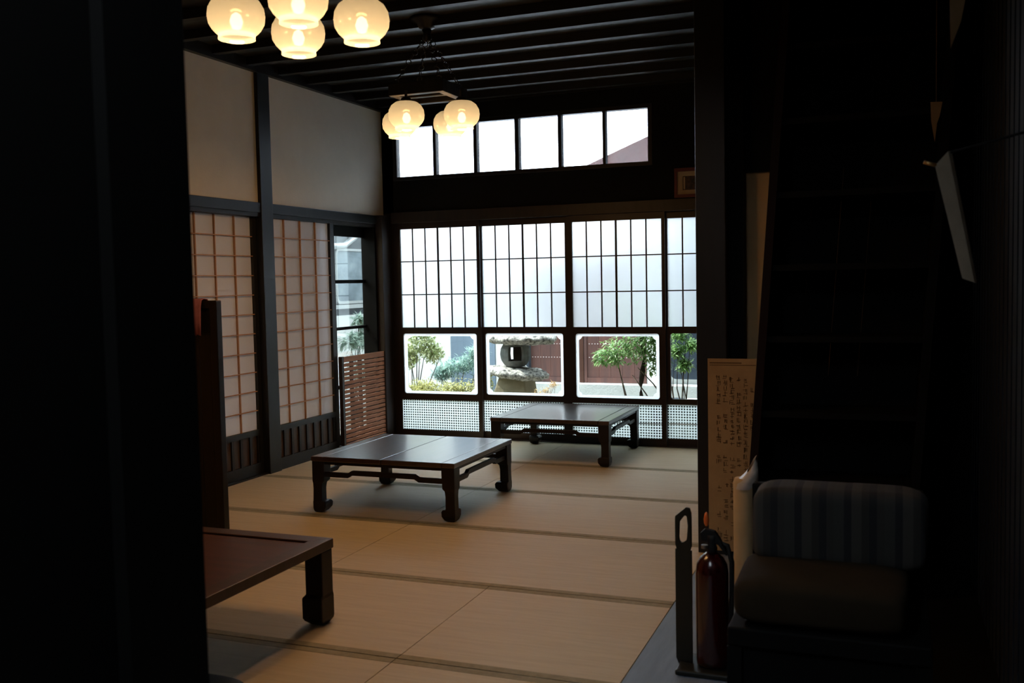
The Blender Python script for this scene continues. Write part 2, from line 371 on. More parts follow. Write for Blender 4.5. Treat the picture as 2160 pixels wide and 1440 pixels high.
def glass_door(n, gx, bx, cx, lx, x0, x1, yo, zl, label, plain=False):
    y0, y1 = D+yo-.014, D+yo+.014; yg = D+yo
    d = thing('door_%d' % n, ((x0+x1)/2, yg, 0), label, 'sliding door', kind=S)
    f = MB()
    f.box(x0, gx[0], y0, y1, 1.003, 1.955).box(gx[1], x1, y0, y1, 1.003, 1.955).box(gx[0], gx[1], y0, y1, 1.899, 1.955)
    f.box(x0, x1, y0, y1, .955, 1.003)
    inner = rrect(bx[0], bx[1], .397, .947, .022)
    f.ring(crect(x0, x1, .380, .955), inner, y0, y1)
    f.box(x0, x1, y0, y1, zl, .380).box(x0, lx[0], y0, y1, .064, zl).box(lx[1], x1, y0, y1, .064, zl).box(x0, x1, y0, y1, .004, .064)
    f.build('door_frame', M['door_wood'], d)
    MB().box(gx[0]-.003, gx[1]+.003, yg-.002, yg+.002, 1.0, 1.902).build('frosted_pane', M['frosted'], d)
    mu = MB(); w6 = (gx[1]-gx[0]); nb = 6
    for k in range(1, nb):
        t = .0085 if k == 3 else .0055; x = gx[0]+w6*k/nb; mu.box(x-t, x+t, yg-.011, yg-.0025, 1.003, 1.899)
    for z in (1.603, 1.302): mu.box(gx[0], gx[1], yg-.0115, yg-.0030, z-.005, z+.005)
    mu.build('muntin_grid', M['muntin'], d)
    if plain:
        MB().prism(rrect(bx[0], bx[1], .397, .947, .022), 'y', yg-.002, yg+.002).build('clear_pane', M['clear'], d)
    else:
        ni = nrect(cx[0], cx[1], .420, .923, .032)
        MB().ring(rrect(bx[0]-.002, bx[1]+.002, .395, .949, .022), ni, yg-.0025, yg+.0025).build('frosted_border', M['band'], d)
        MB().prism(ni, 'y', yg-.002, yg+.002).build('clear_pane', M['clear'], d)
    MB().box(lx[0]-.003, lx[1]+.003, yg-.002, yg+.002, .061, zl+.003).build('relief_pane', M['relief'], d)
    if n >= 3:
        MB().box(lx[0], lx[1], yg-.006, yg-.0025, .185, .192).build('pane_joint', M['steel'], d)
    return d
glass_door(1, (-4.205, -3.447), (-4.197, -3.463), (-4.161, -3.498), (-4.226, -3.456), -4.262, -3.418, -.016, .339, 'leftmost garden sliding door with hedge and pale bush behind its clear pane')
glass_door(2, (-3.410, -2.634), (-3.394, -2.663), (-3.362, -2.690), (-3.424, -2.665), -3.436, -2.585, .020, .345, 'garden sliding door with the stone lantern behind its clear pane')
glass_door(3, (-2.559, -1.784), (-2.540, -1.811), (-2.513, -1.840), (-2.578, -1.795), -2.596, -1.756, -.016, .350, 'garden sliding door with brown gate and leafy tree behind its clear pane')
glass_door(4, (-1.744, -.980), (-1.725, -.995), (0, 0), (-1.755, -.970), -1.770, -.900, .020, .352, 'rightmost garden sliding door, unframed clear pane, half hidden by the post', plain=True)

# left wall
lw = MB()
lw.box(-4.46, LW, 1.3, 8.06, 2.02, 3.06)
struct('wall_left', lw, M['plaster'], 'pale plaster wall above the paper doors', 'wall')
struct('trim_5', MB().box(-4.45, -4.345, 6.122, 6.270, -.02, 3.05), M['shoji_frame'], 'dark post between the two paper doors', 'post', bevel=.004)
struct('trim_6', MB().box(-4.42, -4.352, 1.4, 7.86, 1.948, 2.022), M['shoji_frame'], 'dark lintel rail above the paper doors', 'lintel', bevel=.003)
struct('trim_7', MB().box(-4.47, -4.362, 1.4, 7.86, 1.918, 1.947), M['black_wood'], 'black door track under the left lintel rail', 'track')
struct('trim_8', MB().box(-4.55, -4.365, 1.4, 7.86, -.05, .010), M['shoji_frame'], 'dark sill rail under the paper doors', 'sill')
struct('trim_9', MB().box(-4.368, -4.325, 1.4, 8.01, 2.968, 3.049), M['black_wood'], 'black cornice along the top of the left plaster wall', 'cornice')
struct('trim_10', MB().box(-4.45, -4.345, 4.20, 4.32, -.02, 3.05), M['shoji_frame'], 'dark post at the near end of the paper doors, behind the partition', 'post')
def shoji(n, X, ys, ye, my, label, nb, py0):
    # X: room-side face of the frame; ys..ye frame extent; my vertical lattice bars; paper behind
    d = thing('door_%d' % n, (X, (ys+ye)/2, .01), label, 'paper sliding door', kind=S)
    f = MB(); x0, x1 = X-.028, X
    f.box(x0, x1, ys, py0, .010, 1.945).box(x0, x1, my[-1], ye, .010, 1.945)
    f.box(x0, x1, py0, my[-1], 1.915, 1.945).box(x0, x1, py0, my[-1], .298, .340).box(x0, x1, py0, my[-1], .010, .090)
    f.build('door_frame', M['shoji_frame'], d)
    MB().box(x0+.002, x0+.004, py0-.003, my[-1]+.003, .337, 1.918).build('paper', M['paper'], d)
    g = MB()
    for y in my[:-1]: g.box(x0+.005, x0+.019, y-.0045, y+.0045, .340, 1.915)
    g.build('lattice_upright', M['kumiko'], d)
    h = MB()
    for k in range(1, 11):
        z = 1.915-.1432*k; h.box(x0+.008, x0+.0225, py0, my[-1], z-.0035, z+.0035)
    h.build('lattice_crossbar', M['kumiko'], d)
    MB().box(x0+.002, x0+.010, py0-.003, my[-1]+.003, .088, .30).build('lower_panel', M['panel_wood'], d)
    b = MB()
    for y in nb: b.box(x0+.010, x0+.022, y-.013, y+.013, .090, .298)
    b.build('panel_batten', M['black_wood'], d)
shoji(5, -4.366, 6.235, 7.150, [6.451, 6.672, 6.890, 7.095], 'paper lattice door right of the dark post, next to the clear window', [6.366, 6.468, 6.573, 6.680, 6.787, 6.894, 7.003, 7.085], 6.285)
shoji(6, -4.400, 5.20, 6.160, [5.450, 5.659, 5.881, 6.080], 'paper lattice door left of the dark post, partly behind the partition', [5.35, 5.455, 5.56, 5.665, 5.766, 5.869, 5.981, 6.075], 5.235)
shoji(7, -4.366, 4.30, 5.260, [4.55, 4.77, 4.99, 5.215], 'paper lattice door farthest left, behind the wooden partition', [4.5, 4.6, 4.7, 4.8, 4.9, 5.0, 5.1], 4.335)
struct('wall_left_near', MB().box(-4.46, -4.373, 1.3, 4.20, -.02, 2.02), M['plaster_dark'], 'shaded lower wall at the near left of the mat room', 'wall')
# clear window in the right half of the left wall
w2 = thing('window_2', (-4.47, 7.5, 0), 'tall clear window between the paper door and the corner post', 'window', kind=S)
X0, X1 = -4.495, -4.465
ya, yb = 7.20, 7.962
f = MB().box(X0, X1, 7.10, 7.32, .01, 1.95).box(X0, X1, yb, 8.06, .01, 1.95).box(X0, X1, 7.32, yb, 1.826, 1.95)
for a, b in ((1.417, 1.447), (1.012, 1.037), (.50, .53), (.01, .10)): f.box(X0, X1, 7.32, yb, a, b)
f.build('window_frame', M['pitch'], w2)
for a, b in ((1.447, 1.826), (1.037, 1.417), (.53, 1.012), (.10, .50)):
    MB().box(-4.482, -4.478, 7.316, yb+.004, a-.003, b+.003).build('pane', M['clear'], w2)
struct('trim_11', MB().box(-4.50, -4.362, 7.84, 7.862, .01, 1.95), M['pitch'], 'narrow brown door jamb beside the corner post', 'jamb')
# outer shell behind the paper doors (closed corridor) and shells that close the house
struct('wall_corridor', MB().box(-5.25, -5.15, 1.3, 7.0, -.3, 3.1).box(-5.15, -4.46, 6.92, 7.0, -.3, 3.1).box(-5.25, -4.46, 1.3, 7.0, 3.06, 3.12).box(-5.25, -4.46, 1.3, 1.4, -.3, 3.1), M['plaster_dark'], 'closed corridor walls behind the paper doors', 'wall')
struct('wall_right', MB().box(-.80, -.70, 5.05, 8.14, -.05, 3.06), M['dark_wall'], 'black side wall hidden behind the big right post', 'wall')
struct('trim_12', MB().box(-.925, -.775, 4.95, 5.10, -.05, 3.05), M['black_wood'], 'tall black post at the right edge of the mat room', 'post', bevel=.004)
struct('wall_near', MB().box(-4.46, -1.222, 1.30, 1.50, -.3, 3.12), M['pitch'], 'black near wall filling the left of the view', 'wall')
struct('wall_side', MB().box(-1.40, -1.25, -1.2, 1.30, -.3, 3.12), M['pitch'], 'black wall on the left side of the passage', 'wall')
struct('wall_behind', MB().box(-1.40, .5, -1.35, -1.2, -.3, 3.12), M['dark_wall'], 'wall behind the viewer closing the passage', 'wall')
struct('trim_13', MB().box(-1.222, -.70, 1.30, 1.42, 2.84, 3.12), M['dark_wall'], 'black header over the opening to the mat room', 'header')
# right passage
rw = MB().box(.36, .44, -1.2, 5.2, -.3, 3.1)
for k in range(30):
    y = 1.2+.13*k; rw.box(.345, .361, y, y+.09, 0, 2.9)
struct('wall_right_boards', rw, M['blue_board'], 'blue black vertical board wall at the far right', 'wall')
be = MB().box(-.775, .4, 5.1, 5.2, -.1, .9).box(-.775, .4, 5.1, 5.2, 1.930, 3.1).box(-.10, .4, 5.1, 5.2, .9, 1.93)
struct('wall_passage', be, M['pitch'], 'black end wall of the passage behind the stair', 'wall')
struct('wall_plaster', MB().box(-.775, -.10, 5.13, 5.19, .9, 1.93), M['plaster_dark'], 'ochre plaster strip between the right post and the stair', 'wall')
struct('trim_14', MB().box(-.775, -.722, 5.06, 5.12, 0, 3.0), M['pitch'], 'thin black jamb left of the ochre plaster strip', 'jamb')

# ------------------------------------------------------------------ tatami mats
rows = [8.005, 7.050, 6.066, 5.085, 4.105, 3.190, 2.25, 1.505]
seams = [[LW+.008, -2.630, -.880]]*4+[[LW+.008, -3.478, -1.733, -.880]]*3
rn = ['along the garden doors', 'in the second row from the garden doors', 'in the row under the middle table', 'in the row between middle and near tables', 'in the row touching the far edge of the reddish table', 'in the row beside the reddish table', 'in the last row against the black near wall']
for i in range(7):
    y1, y0 = rows[i], rows[i+1]; s = seams[i]
    for j in range(len(s)-1):
        a, b = s[j]+.0015, s[j+1]-.0015
        side = (['left', 'right'] if len(s) == 3 else ['left', 'middle', 'right'])[j]
        g = thing('tatami_mat', ((a+b)/2, (y0+y1)/2, -.05), 'straw mat %s, %s one' % (rn[i], side), 'floor mat', 'straw floor mats')
        MB().box(a, b, y0+.0425, y1-.0425, -.05, -.0010).build('rush_surface', M['tatami'], g)
        for u, v in ((y0+.0035, y0+.042), (y1-.042, y1-.0035)):
            MB().box(a, b, u, v, -.05, -.0002).build('cloth_border', M['heri'], g)

# ------------------------------------------------------------------ low tables
def leg_secs(cx, cy, sx, sy, prof):
    out = []
    for z, wd, cut in prof:     # outer corner fixed, inner side moves; cut pulls the outer edge in
        a = (cx-sx*cut, cy-sy*cut); b = (cx-sx*wd, cy-sy*wd)
        q = [(a[0], a[1], z), (b[0], a[1], z), (b[0], b[1], z), (a[0], b[1], z)]
        if sx*sy < 0: q = q[::-1]
        out.append(q)
    return out
def low_table(x0, x1, y0, y1, H, label):
    t = thing('low_table', ((x0+x1)/2, (y0+y1)/2, 0), label, 'table', 'dark lacquered low tables')
    fw_ = .085; mb = MB()
    zt, zb = H, H-.030; g = .0022
    mb.box(x0, x0+fw_-g, y0, y1, zb, zt).box(x1-fw_+g, x1, y0, y1, zb, zt)
    xm = (x0+x1)/2
    if 'middle' in label:
        mb.box(x0+fw_-g, xm-g, y0, y1, zb, zt).box(xm+g, x1-fw_+g, y0, y1, zb, zt)
    else:
        mb.box(x0+fw_+g, x1-fw_-g, y0, y1, zb, zt)
    mb.build('tabletop', M['table'], t, bevel=.005)
    for xg in ([xm] if 'middle' in label else [x0+fw_, x1-fw_]): MB().box(xg-g*1.2, xg+g*1.2, y0+.006, y1-.006, zb+.004, zt-.002).build('top_groove', M['groove'], t)
    ap = MB(); i = .012
    for (a, b, c, d) in ((x0+i, x1-i, y0+i, y0+i+.028), (x0+i, x1-i, y1-i-.028, y1-i), (x0+i, x0+i+.028, y0+i, y1-i), (x1-i-.028, x1-i, y0+i, y1-i)):
        ap.box(a, b, c, d, H-.048, H-.029)
    ap.build('apron', M['table_side'], t)
    prof = [(0, .052, .012), (.008, .070, .004), (.030, .088, 0), (.058, .090, 0), (.070, .082, 0), (.072, .062, .001), (.150, .062, .003), (.182, .066, .002), (.196, .080, 0), (.235, .082, 0), (H-.046, .084, 0), (H-.030, .086, 0)]
    for sx, cx in ((-1, x0+.004), (1, x1-.004)):
        for sy, cy in ((-1, y0+.004), (1, y1-.004)):
            MB().loft(leg_secs(cx, cy, sx, sy, prof)).build('leg', M['table_side'], t, bevel=.004)
    # hump-backed stretchers
    def hump(a, b):
        L_ = b-a; q = [(a, .222), (a+.20*L_, .222), (a+.235*L_, .239), (b-.235*L_, .239), (b-.20*L_, .222), (b, .222)]
        return q+[(p[0], p[1]+.029) for p in q[::-1]]
    for y in (y0+.020, y1-.045): MB().prism(hump(x0+.085, x1-.085), 'y', y, y+.025).build('stretcher', M['table_side'], t, bevel=.002)
    for x in (x0+.020, x1-.045): MB().prism(hump(y0+.085, y1-.085), 'x', x, x+.025).build('stretcher', M['table_side'], t, bevel=.002)
    return t
low_table(-3.352, -2.378, 5.142, 6.075, .350, 'dark lacquered low table in the middle of the mats, reflecting the windows')
low_table(-2.928, -1.968, 7.015, 7.965, .350, 'dark lacquered low table standing close to the garden doors')
def near_table():
    x0, x1, y0, y1, H = -3.30, -2.172, 2.46, 3.482, .350
    t = thing('wooden_table', ((x0+x1)/2, (y0+y1)/2, 0), 'reddish low table at lower left, cut off by the black wall', 'table')
    fw_ = .075; r = MB(); zb = H-.040
    r.prism([(x0, y1), (x0+fw_, y1-fw_), (x1-fw_, y1-fw_), (x1, y1)], 'z', zb, H)
    r.prism([(x0, y0), (x1, y0), (x1-fw_, y0+fw_), (x0+fw_, y0+fw_)], 'z', zb, H)
    r.prism([(x1, y0), (x1, y1), (x1-fw_, y1-fw_), (x1-fw_, y0+fw_)], 'z', zb, H)
    r.prism([(x0, y0), (x0+fw_, y0+fw_), (x0+fw_, y1-fw_), (x0, y1)], 'z', zb, H)
    r.build('rim', M['near_wood'], t, bevel=.003)
    MB().box(x0+fw_+.001, x1-fw_-.001, y0+fw_+.001, y1-fw_-.008, zb+.005, H-.007).build('tabletop', M['near_top'], t)
    MB().box(x0+fw_, x1-fw_, y1-fw_-.008, y1-fw_, zb+.004, H-.010).build('top_groove', M['groove'], t)
    prof = [(0, .070, .014), (.018, .090, .002), (.030, .096, 0), (.115, .096, 0), (.128, .084, .002), (zb-.002, .084, .002)]
    for sx, cx in ((-1, x0+.003), (1, x1-.003)):
        for sy, cy in ((-1, y0+.003), (1, y1-.003)):
            MB().loft(leg_secs(cx, cy, sx, sy, prof)).build('leg', M['table_side'], t, bevel=.004)
near_table()

# ------------------------------------------------------------------ pendant lamps
def chandelier(cx, cy, pts, label, zf):
    t = thing('pendant_chandelier', (cx, cy, 3.05), label, 'chandelier', 'chandeliers with milk glass shades')
    MB().lathe([(.02, -.075), (.05, -.062), (.062, -.035), (.10, -.022), (.105, -.001)], (cx, cy, 3.05), 28).build('canopy', M['iron'], t, smooth=True)
    st = MB().lathe([(.012, -.15), (.03, -.13), (.022, -.10), (.03, -.075)], (cx, cy, 3.05), 16); st.build('hub', M['iron'], t, smooth=True)
    h = .185
    fx = MB()
    fx.box(cx-h, cx+h, cy-h, cy-h+.05, zf, zf+.075).box(cx-h, cx+h, cy+h-.05, cy+h, zf, zf+.075)
    fx.box(cx-h, cx-h+.05, cy-h+.05, cy+h-.05, zf, zf+.075).box(cx+h-.05, cx+h, cy-h+.05, cy+h-.05, zf, zf+.075)
    fx.box(cx-h+.05, cx+h-.05, cy-.02, cy+.02, zf+.01, zf+.065)
    fx.build('square_frame', M['black_wood'], t, bevel=.004)
    for sx, sy in ((-1, -1), (1, -1), (-1, 1), (1, 1)):
        a = Vector((cx+sx*.02, cy+sy*.02, 2.91)); b = Vector((cx+sx*(h-.03), cy+sy*(h-.03), zf+.075)); n = 9; ch = MB()
        for k in range(n):
            p = a.lerp(b, (k+.5)/n); d = (b-a).normalized(); s = d.orthogonal().normalized()
            ch.torus(p, .016, .0032, s if k % 2 else d.cross(s), 10, 5)
        ch.build('chain', M['iron'], t, smooth=True)
    prof = [(.034, .082), (.066, .076), (.091, .057), (.106, .030), (.110, 0), (.106, -.028), (.093, -.050), (.078, -.065), (.072, -.069), (.070, -.076), (.071, -.088)]
    for (x, y, z) in pts:
        MB().tube([(x, y, zf+.02), (x, y, z+.105)], .009, 10).build('stem', M['iron'], t)
        MB().lathe([(.018, .106), (.030, .100), (.034, .088), (.033, .080)], (x, y, z), 20).build('shade_cap', M['iron'], t, smooth=True)
        sh = MB().lathe(prof, (x, y, z), 36, cap=False).build('lamp_shade', M['shade'], t, smooth=True)
        MB().lathe([(.004, .035), (.018, .025), (.026, 0), (.018, -.025), (.004, -.030)], (x, y, z-.02), 16).build('bulb', M['bulb'], sh, smooth=True)
        l = bpy.data.lights.new('bulb_light', 'POINT'); l.energy = LAMP; l.color = (1, .52, .19); l.shadow_soft_size = .03
        lo = bpy.data.objects.new('bulb_light', l); C.objects.link(lo); lo.location = (x, y, z-.062)
LAMP = 7.6
chandelier(-2.71, 5.61, [(-2.76, 5.40, 2.425), (-2.455, 5.54, 2.425), (-2.955, 5.68, 2.425), (-2.665, 5.83, 2.425)], 'far chandelier with four glowing shades before the high window panes', 2.555)
chandelier(-2.16, 3.33, [(-2.37, 3.22, 2.445), (-2.03, 3.13, 2.445), (-2.30, 3.54, 2.445), (-1.955, 3.46, 2.440)], 'near chandelier at the top edge with four large glowing shades', 2.575)

# ------------------------------------------------------------------ partition, cloth, slat screen, cushion, frame
pt = thing('wooden_partition', (-3.75, 4.22, 0), 'low dark wooden partition at left before the paper doors', 'partition')
MB().box(-3.32, -3.275, 4.19, 4.235, 0, 1.335).build('post', M['black_wood'], pt, bevel=.004)
MB().box(-4.34, -4.30, 4.19, 4.235, 0, 1.335).build('post', M['black_wood'], pt, bevel=.004)
MB().box(-4.30, -3.32, 4.192, 4.228, 1.295, 1.335).box(-4.30, -3.32, 4.192, 4.228, .0, .06).build('rail', M['black_wood'], pt)
pb = MB()
for k in range(12): pb.box(-4.30+k*.0817, -4.30+k*.0817+.078, 4.203, 4.217, .06, 1.295)
pb.build('board_panel', M['black_wood'], pt)
def cloth():
    secs = []
    path = [(4.238, 1.17), (4.245, 1.24), (4.243, 1.31), (4.236, 1.341), (4.205, 1.345), (4.186, 1.338), (4.180, 1.30), (4.177, 1.25), (4.172, 1.16)]
    m = MB(); n = len(path); vs = []; k = 9
    for i, (y, z) in enumerate(path):
        for j in range(k):
            wv = .006*math.sin(j*1.7+i*.2)*(1 if i > 5 else .3); vs.append((-3.445+j*.0105, y-abs(wv), z-(.004*(j % 3) if i == n-1 else 0)))
    fs = [(i*k+j, i*k+j+1, (i+1)*k+j+1, (i+1)*k+j) for i in range(n-1) for j in range(k-1)]
    o = m.add(vs, fs).build('hanging_cloth', M['cloth_pink'], smooth=True)
    so = o.modifiers.new('solid', 'SOLIDIFY'); so.thickness = .003; so.offset = 0
    tag(o, 'dull pink cloth draped over the dark wooden partition', 'cloth')
cloth()
def slat_screen():
    x = -4.325; ya, yb = 7.168, 7.868
    t = thing('slatted_screen', (x, (ya+yb)/2, 0), 'low reddish slatted wooden screen standing before the clear window', 'screen')
    MB().box(x-.02, x+.014, ya-.035, ya-.004, .02, .80).build('post', M['dark_wood'], t)
    for y in (ya+.13, ya+.275, ya+.56): MB().box(x-.016, x-.002, y, y+.045, .09, .77).build('rear_batten', M['dark_wood'], t)
    MB().box(x-.03, x+.03, ya-.06, yb+.0, .0, .045).build('foot_rail', M['dark_wood'], t)
    z1 = .797; hs = [.047]+[.0275]*18
    z = z1
    for i, h in enumerate(hs):
        MB().box(x-.001, x+.011, ya, yb, z-h, z).build('slat', M['cedar'], t, bevel=.0015)
        z -= h+.0105
    MB().box(x-.001, x+.013, ya, yb+.02, .046, max(z, .055)).build('bottom_board', M['cedar'], t, bevel=.0015)
slat_screen()
def cushion(name, m, x0, x1, y0, y1, z0, z1, parent=None, p=3.2, n=16, wr=.006):
    vs = []; fs = []; cx, cy, cz = (x0+x1)/2, (y0+y1)/2, (z0+z1)/2; a, b, c = (x1-x0)/2, (y1-y0)/2, (z1-z0)/2
    U, V = 36, 18
    sg = lambda v, e: math.copysign(abs(v)**e, v)
    e = 2/p
    for i in range(V+1):
        ph = -math.pi/2+math.pi*i/V
        for j in range(U):
            th = 2*math.pi*j/U
            r = 1+wr*math.sin(5*th+3*ph)*math.cos(ph)
            vs.append((cx+a*sg(math.cos(ph), e*1.1)*sg(math.cos(th), e*.7)*r, cy+b*sg(math.cos(ph), e*1.1)*sg(math.sin(th), e*.7)*r, cz+c*sg(math.sin(ph), e*1.1)))
    for i in range(V):
        for j in range(U): k = (j+1) % U; fs.append((i*U+j, i*U+k, (i+1)*U+k, (i+1)*U+j))
    return MB().add(vs, fs).build(name, m, parent, smooth=True)
tag(cushion('floor_cushion', M['rubber'], -2.60, -2.055, 2.36, 2.79, .001, .042), 'flat black floor cushion corner at the bottom left edge', 'cushion')
pf = thing('picture_frame', (-1.47, D-.03, 1.98+.08), 'small red framed picture on the black wall beside the right post', 'picture')
MB().ring(crect(-1.668, -1.27, 2.058, 2.298), crect(-1.645, -1.293, 2.085, 2.270), D-.045, D-.022).build('frame', M['frame_red'], pf)
MB().ring(crect(-1.646, -1.292, 2.084, 2.271), crect(-1.600, -1.338, 2.120, 2.232), D-.036, D-.030).build('mount', M['mount'], pf)
MB().box(-1.601, -1.337, D-.033, D-.028, 2.119, 2.233).build('picture', M['print_'], pf)
MB().box(-1.594, -1.580, D-.0355, D-.0335, 2.126, 2.226).build('pale_strip', M['mount'], pf)

# ------------------------------------------------------------------ right side: extinguisher, stand, bench, poster, roll, stair
st = thing('extinguisher_stand', (-.67, 3.44, 0), 'black stand with a slotted grip beside the red fire extinguisher', 'stand')
def plate():
    x = -.717; y0, y1 = 3.395, 3.455
    pl = MB()
    # plate in a plane turned toward the viewer: outline in (s,z), s runs along (dx,dy)
    out = [(0, .03), (.012, .0), (.055, .0), (.062, .02), (.062, .565), (.052, .590), (.0, .545)]
    k = 24
    def samp(poly, k):
        P = [Vector(p) for p in poly]; L_ = [(P[(i+1) % len(P)]-P[i]).length for i in range(len(P))]; T = sum(L_); o = []
        for q in range(k):
            d = T*q/k; i = 0
            while d > L_[i]: d -= L_[i]; i += 1
            o.append(P[i].lerp(P[(i+1) % len(P)], d/L_[i]))
        return o
    hole = [(.013, .465), (.025, .452), (.046, .468), (.050, .520), (.046, .553), (.036, .556), (.016, .530)]
    up = [(0, .43), (.062, .43), (.062, .565), (.052, .592), (.0, .548)]
    dx, dy = math.cos(math.radians(-14)), math.sin(math.radians(-14)); nx, ny = -dy, dx
    def P3(s, z, t): return (x-.01+s*dx+nx*t, y1-.0+s*dy+ny*t, z)
    # upper loop with the slot
    uo, ui = up, hole
    n = 40
    c = Vector((.031, .508))
    def ray_poly(poly, ang):
        d = Vector((math.cos(ang), math.sin(ang))); best = None
        for i in range(len(poly)):
            a, b = Vector(poly[i]), Vector(poly[(i+1) % len(poly)]); e = b-a; den = d.x*e.y-d.y*e.x
            if abs(den) < 1e-9: continue
            w_ = a-c; t = (w_.x*e.y-w_.y*e.x)/den; u_ = (w_.x*d.y-w_.y*d.x)/den
            if t > 0 and -1e-6 <= u_ <= 1+1e-6 and (best is None or t < best): best = t
        return c+d*best
    A = [ray_poly(uo, 2*math.pi*i/n) for i in range(n)]; B = [ray_poly(ui, 2*math.pi*i/n) for i in range(n)]
    vs = [P3(p.x, p.y, t) for t in (-.004, .004) for lp in (A, B) for p in lp]; fs = []
    for j in range(n):
        q = (j+1) % n; fs += [(j, q, n+q, n+j), (2*n+j, 3*n+j, 3*n+q, 2*n+q), (n+j, n+q, 3*n+q, 3*n+j), (j, 2*n+j, 2*n+q, q)]
    pl.add(vs, fs)
    low = [(0, .03), (.012, .004), (.055, .004), (.062, .02), (.062, .43), (0, .43)]
    pl.loft([[P3(s, z, -.004) for s, z in low], [P3(s, z, .004) for s, z in low]])
    pl.build('grip_plate', M['stand'], st)
plate()
MB().box(-.715, -.50, 3.36, 3.54, 0, .02).build('base_plate', M['stand'], st, bevel=.006)
ex = thing('fire_extinguisher', (-.60, 3.45, .02), 'small red fire extinguisher with black valve on its stand', 'fire extinguisher')
c = (-.597, 3.452, .02)
MB().lathe([(.045, 0), (.056, .006), (.058, .02), (.058, .335), (.054, .365), (.042, .388), (.026, .402), (.018, .408)], c, 32).build('cylinder', M['red'], ex, smooth=True)
MB().lathe([(.018, .405), (.020, .425), (.015, .435), (.018, .455), (.018, .470)], c, 16).build('valve', M['rubber'], ex, smooth=True)
MB().prism([(c[0]-.035, .468), (c[0]+.020, .462), (c[0]+.052, .420), (c[0]+.058, .425), (c[0]+.030, .480), (c[0]+.012, .505), (c[0]-.022, .512), (c[0]-.040, .495)], 'y', c[1]-.011, c[1]+.011).build('lever', M['rubber'], ex, bevel=.002)
MB().lathe([(.004, .500), (.009, .510), (.010, .525), (.006, .545), (.002, .550)], (c[0]-.018, c[1], .02), 12).build('safety_pin', M['orange'], ex, smooth=True)
MB().lathe([(.012, 0), (.012, .012)], (c[0]-.022, c[1]-.02, .445), 14).build('pressure_gauge', M['steel'], ex)
MB().tube([(c[0]+.018, c[1], .465), (c[0]+.055, c[1], .455), (c[0]+.072, c[1]-.01, .40), (c[0]+.070, c[1]-.01, .28), (c[0]+.066, c[1]-.01, .14)], .009, 10).build('hose', M['rubber'], ex, smooth=True)

pos = thing('handwritten_poster', (-.74, 4.94, .02), 'tall aged paper notice covered in handwriting, hung by the right post', 'poster')
MB().box(-.868, -.618, 4.941, 4.945, .02, .996).build('paper_sheet', M['poster'], pos)
def writing():
    b = MB(); R = random.Random(3); y = 4.9405
    MB().box(-.858, -.700, y-.001, y, .972, .977).build('ruled_line', M['ink'], pos); MB().box(-.858, -.63, y-.001, y, .962, .965).build('ruled_line', M['ink'], pos)
    for x in (-.815, -.782, -.748, -.715, -.682, -.648):
        z = .915-R.random()*.02
        while z > .09:
            if R.random() < .14: z -= .05; continue
            s = .017+R.random()*.007
            for _ in range(R.randint(3, 6)):
                if R.random() < .5:
                    zz = z-R.random()*s*1.2; a = x-s*.5*R.random(); b.box(a-.003, a+s*.6+.002, y-.001, y, zz-.0012, zz+.0012)
                else:
                    xx = x+(R.random()-.5)*s; b.box(xx-.0013, xx+.0013, y-.001, y, z-s*1.1*(.5+.5*R.random()), z+R.random()*.003)
            z -= s*1.45
    b.build('handwriting', M['ink'], pos)
writing()
rl = thing('paper_roll', (-.615, 4.39, 0), 'cream paper roll in torn clear film, leaning by the stair', 'roll')
MB().lathe([(.042, .0), (.046, .05), (.047, .49), (.040, .51)], (-.615, 4.39, .0), 24).build('rolled_sheet', M['vinyl'], rl, smooth=True)
fm = MB(); vs = []; k = 20
for i, (r, z) in enumerate(((.049, .54), (.050, .575), (.042, .610), (.020, .650))):
    for j in range(k):
        a = 2*math.pi*j/k; rr = r*(1+.10*math.sin(3*a+i*2)); vs.append((-.615+rr*math.cos(a)+.012*i, 4.39+rr*math.sin(a), z-.075+.026*math.cos(a-.3)*i/2))
fs = [(i*k+j, i*k+(j+1) % k, (i+1)*k+(j+1) % k, (i+1)*k+j) for i in range(3) for j in range(k)]
fm.add(vs, fs).build('torn_film', M['plastic'], rl, smooth=True)

bn = thing('cushioned_bench', (-.16, 3.0, 0), 'low dark bench at lower right with brown seat and striped back cushions', 'bench')
MB().box(-.43, .10, 2.72, 3.22, .37, .425).build('seat_board', M['pitch'], bn, bevel=.006)
MB().box(-.42, .09, 3.18, 3.22, .425, .74).build('backrest', M['pitch'], bn, bevel=.006)
for x in (-.43, .06):
    for y in (2.72, 3.18): MB().box(x, x+.04, y, y+.04, 0, .37).build('leg', M['pitch'], bn)
MB().box(-.39, .06, 2.735, 2.745, .03, .37).build('front_board', M['pitch'], bn)
cushion('seat_cushion', M['cushion2'], -.425, .045, 2.72, 3.10, .426, .560, bn, p=5, wr=.015)
cushion('back_cushion', M['cushion'], -.402, .10, 2.99, 3.17, .535, .768, bn, p=6.5, wr=.018)

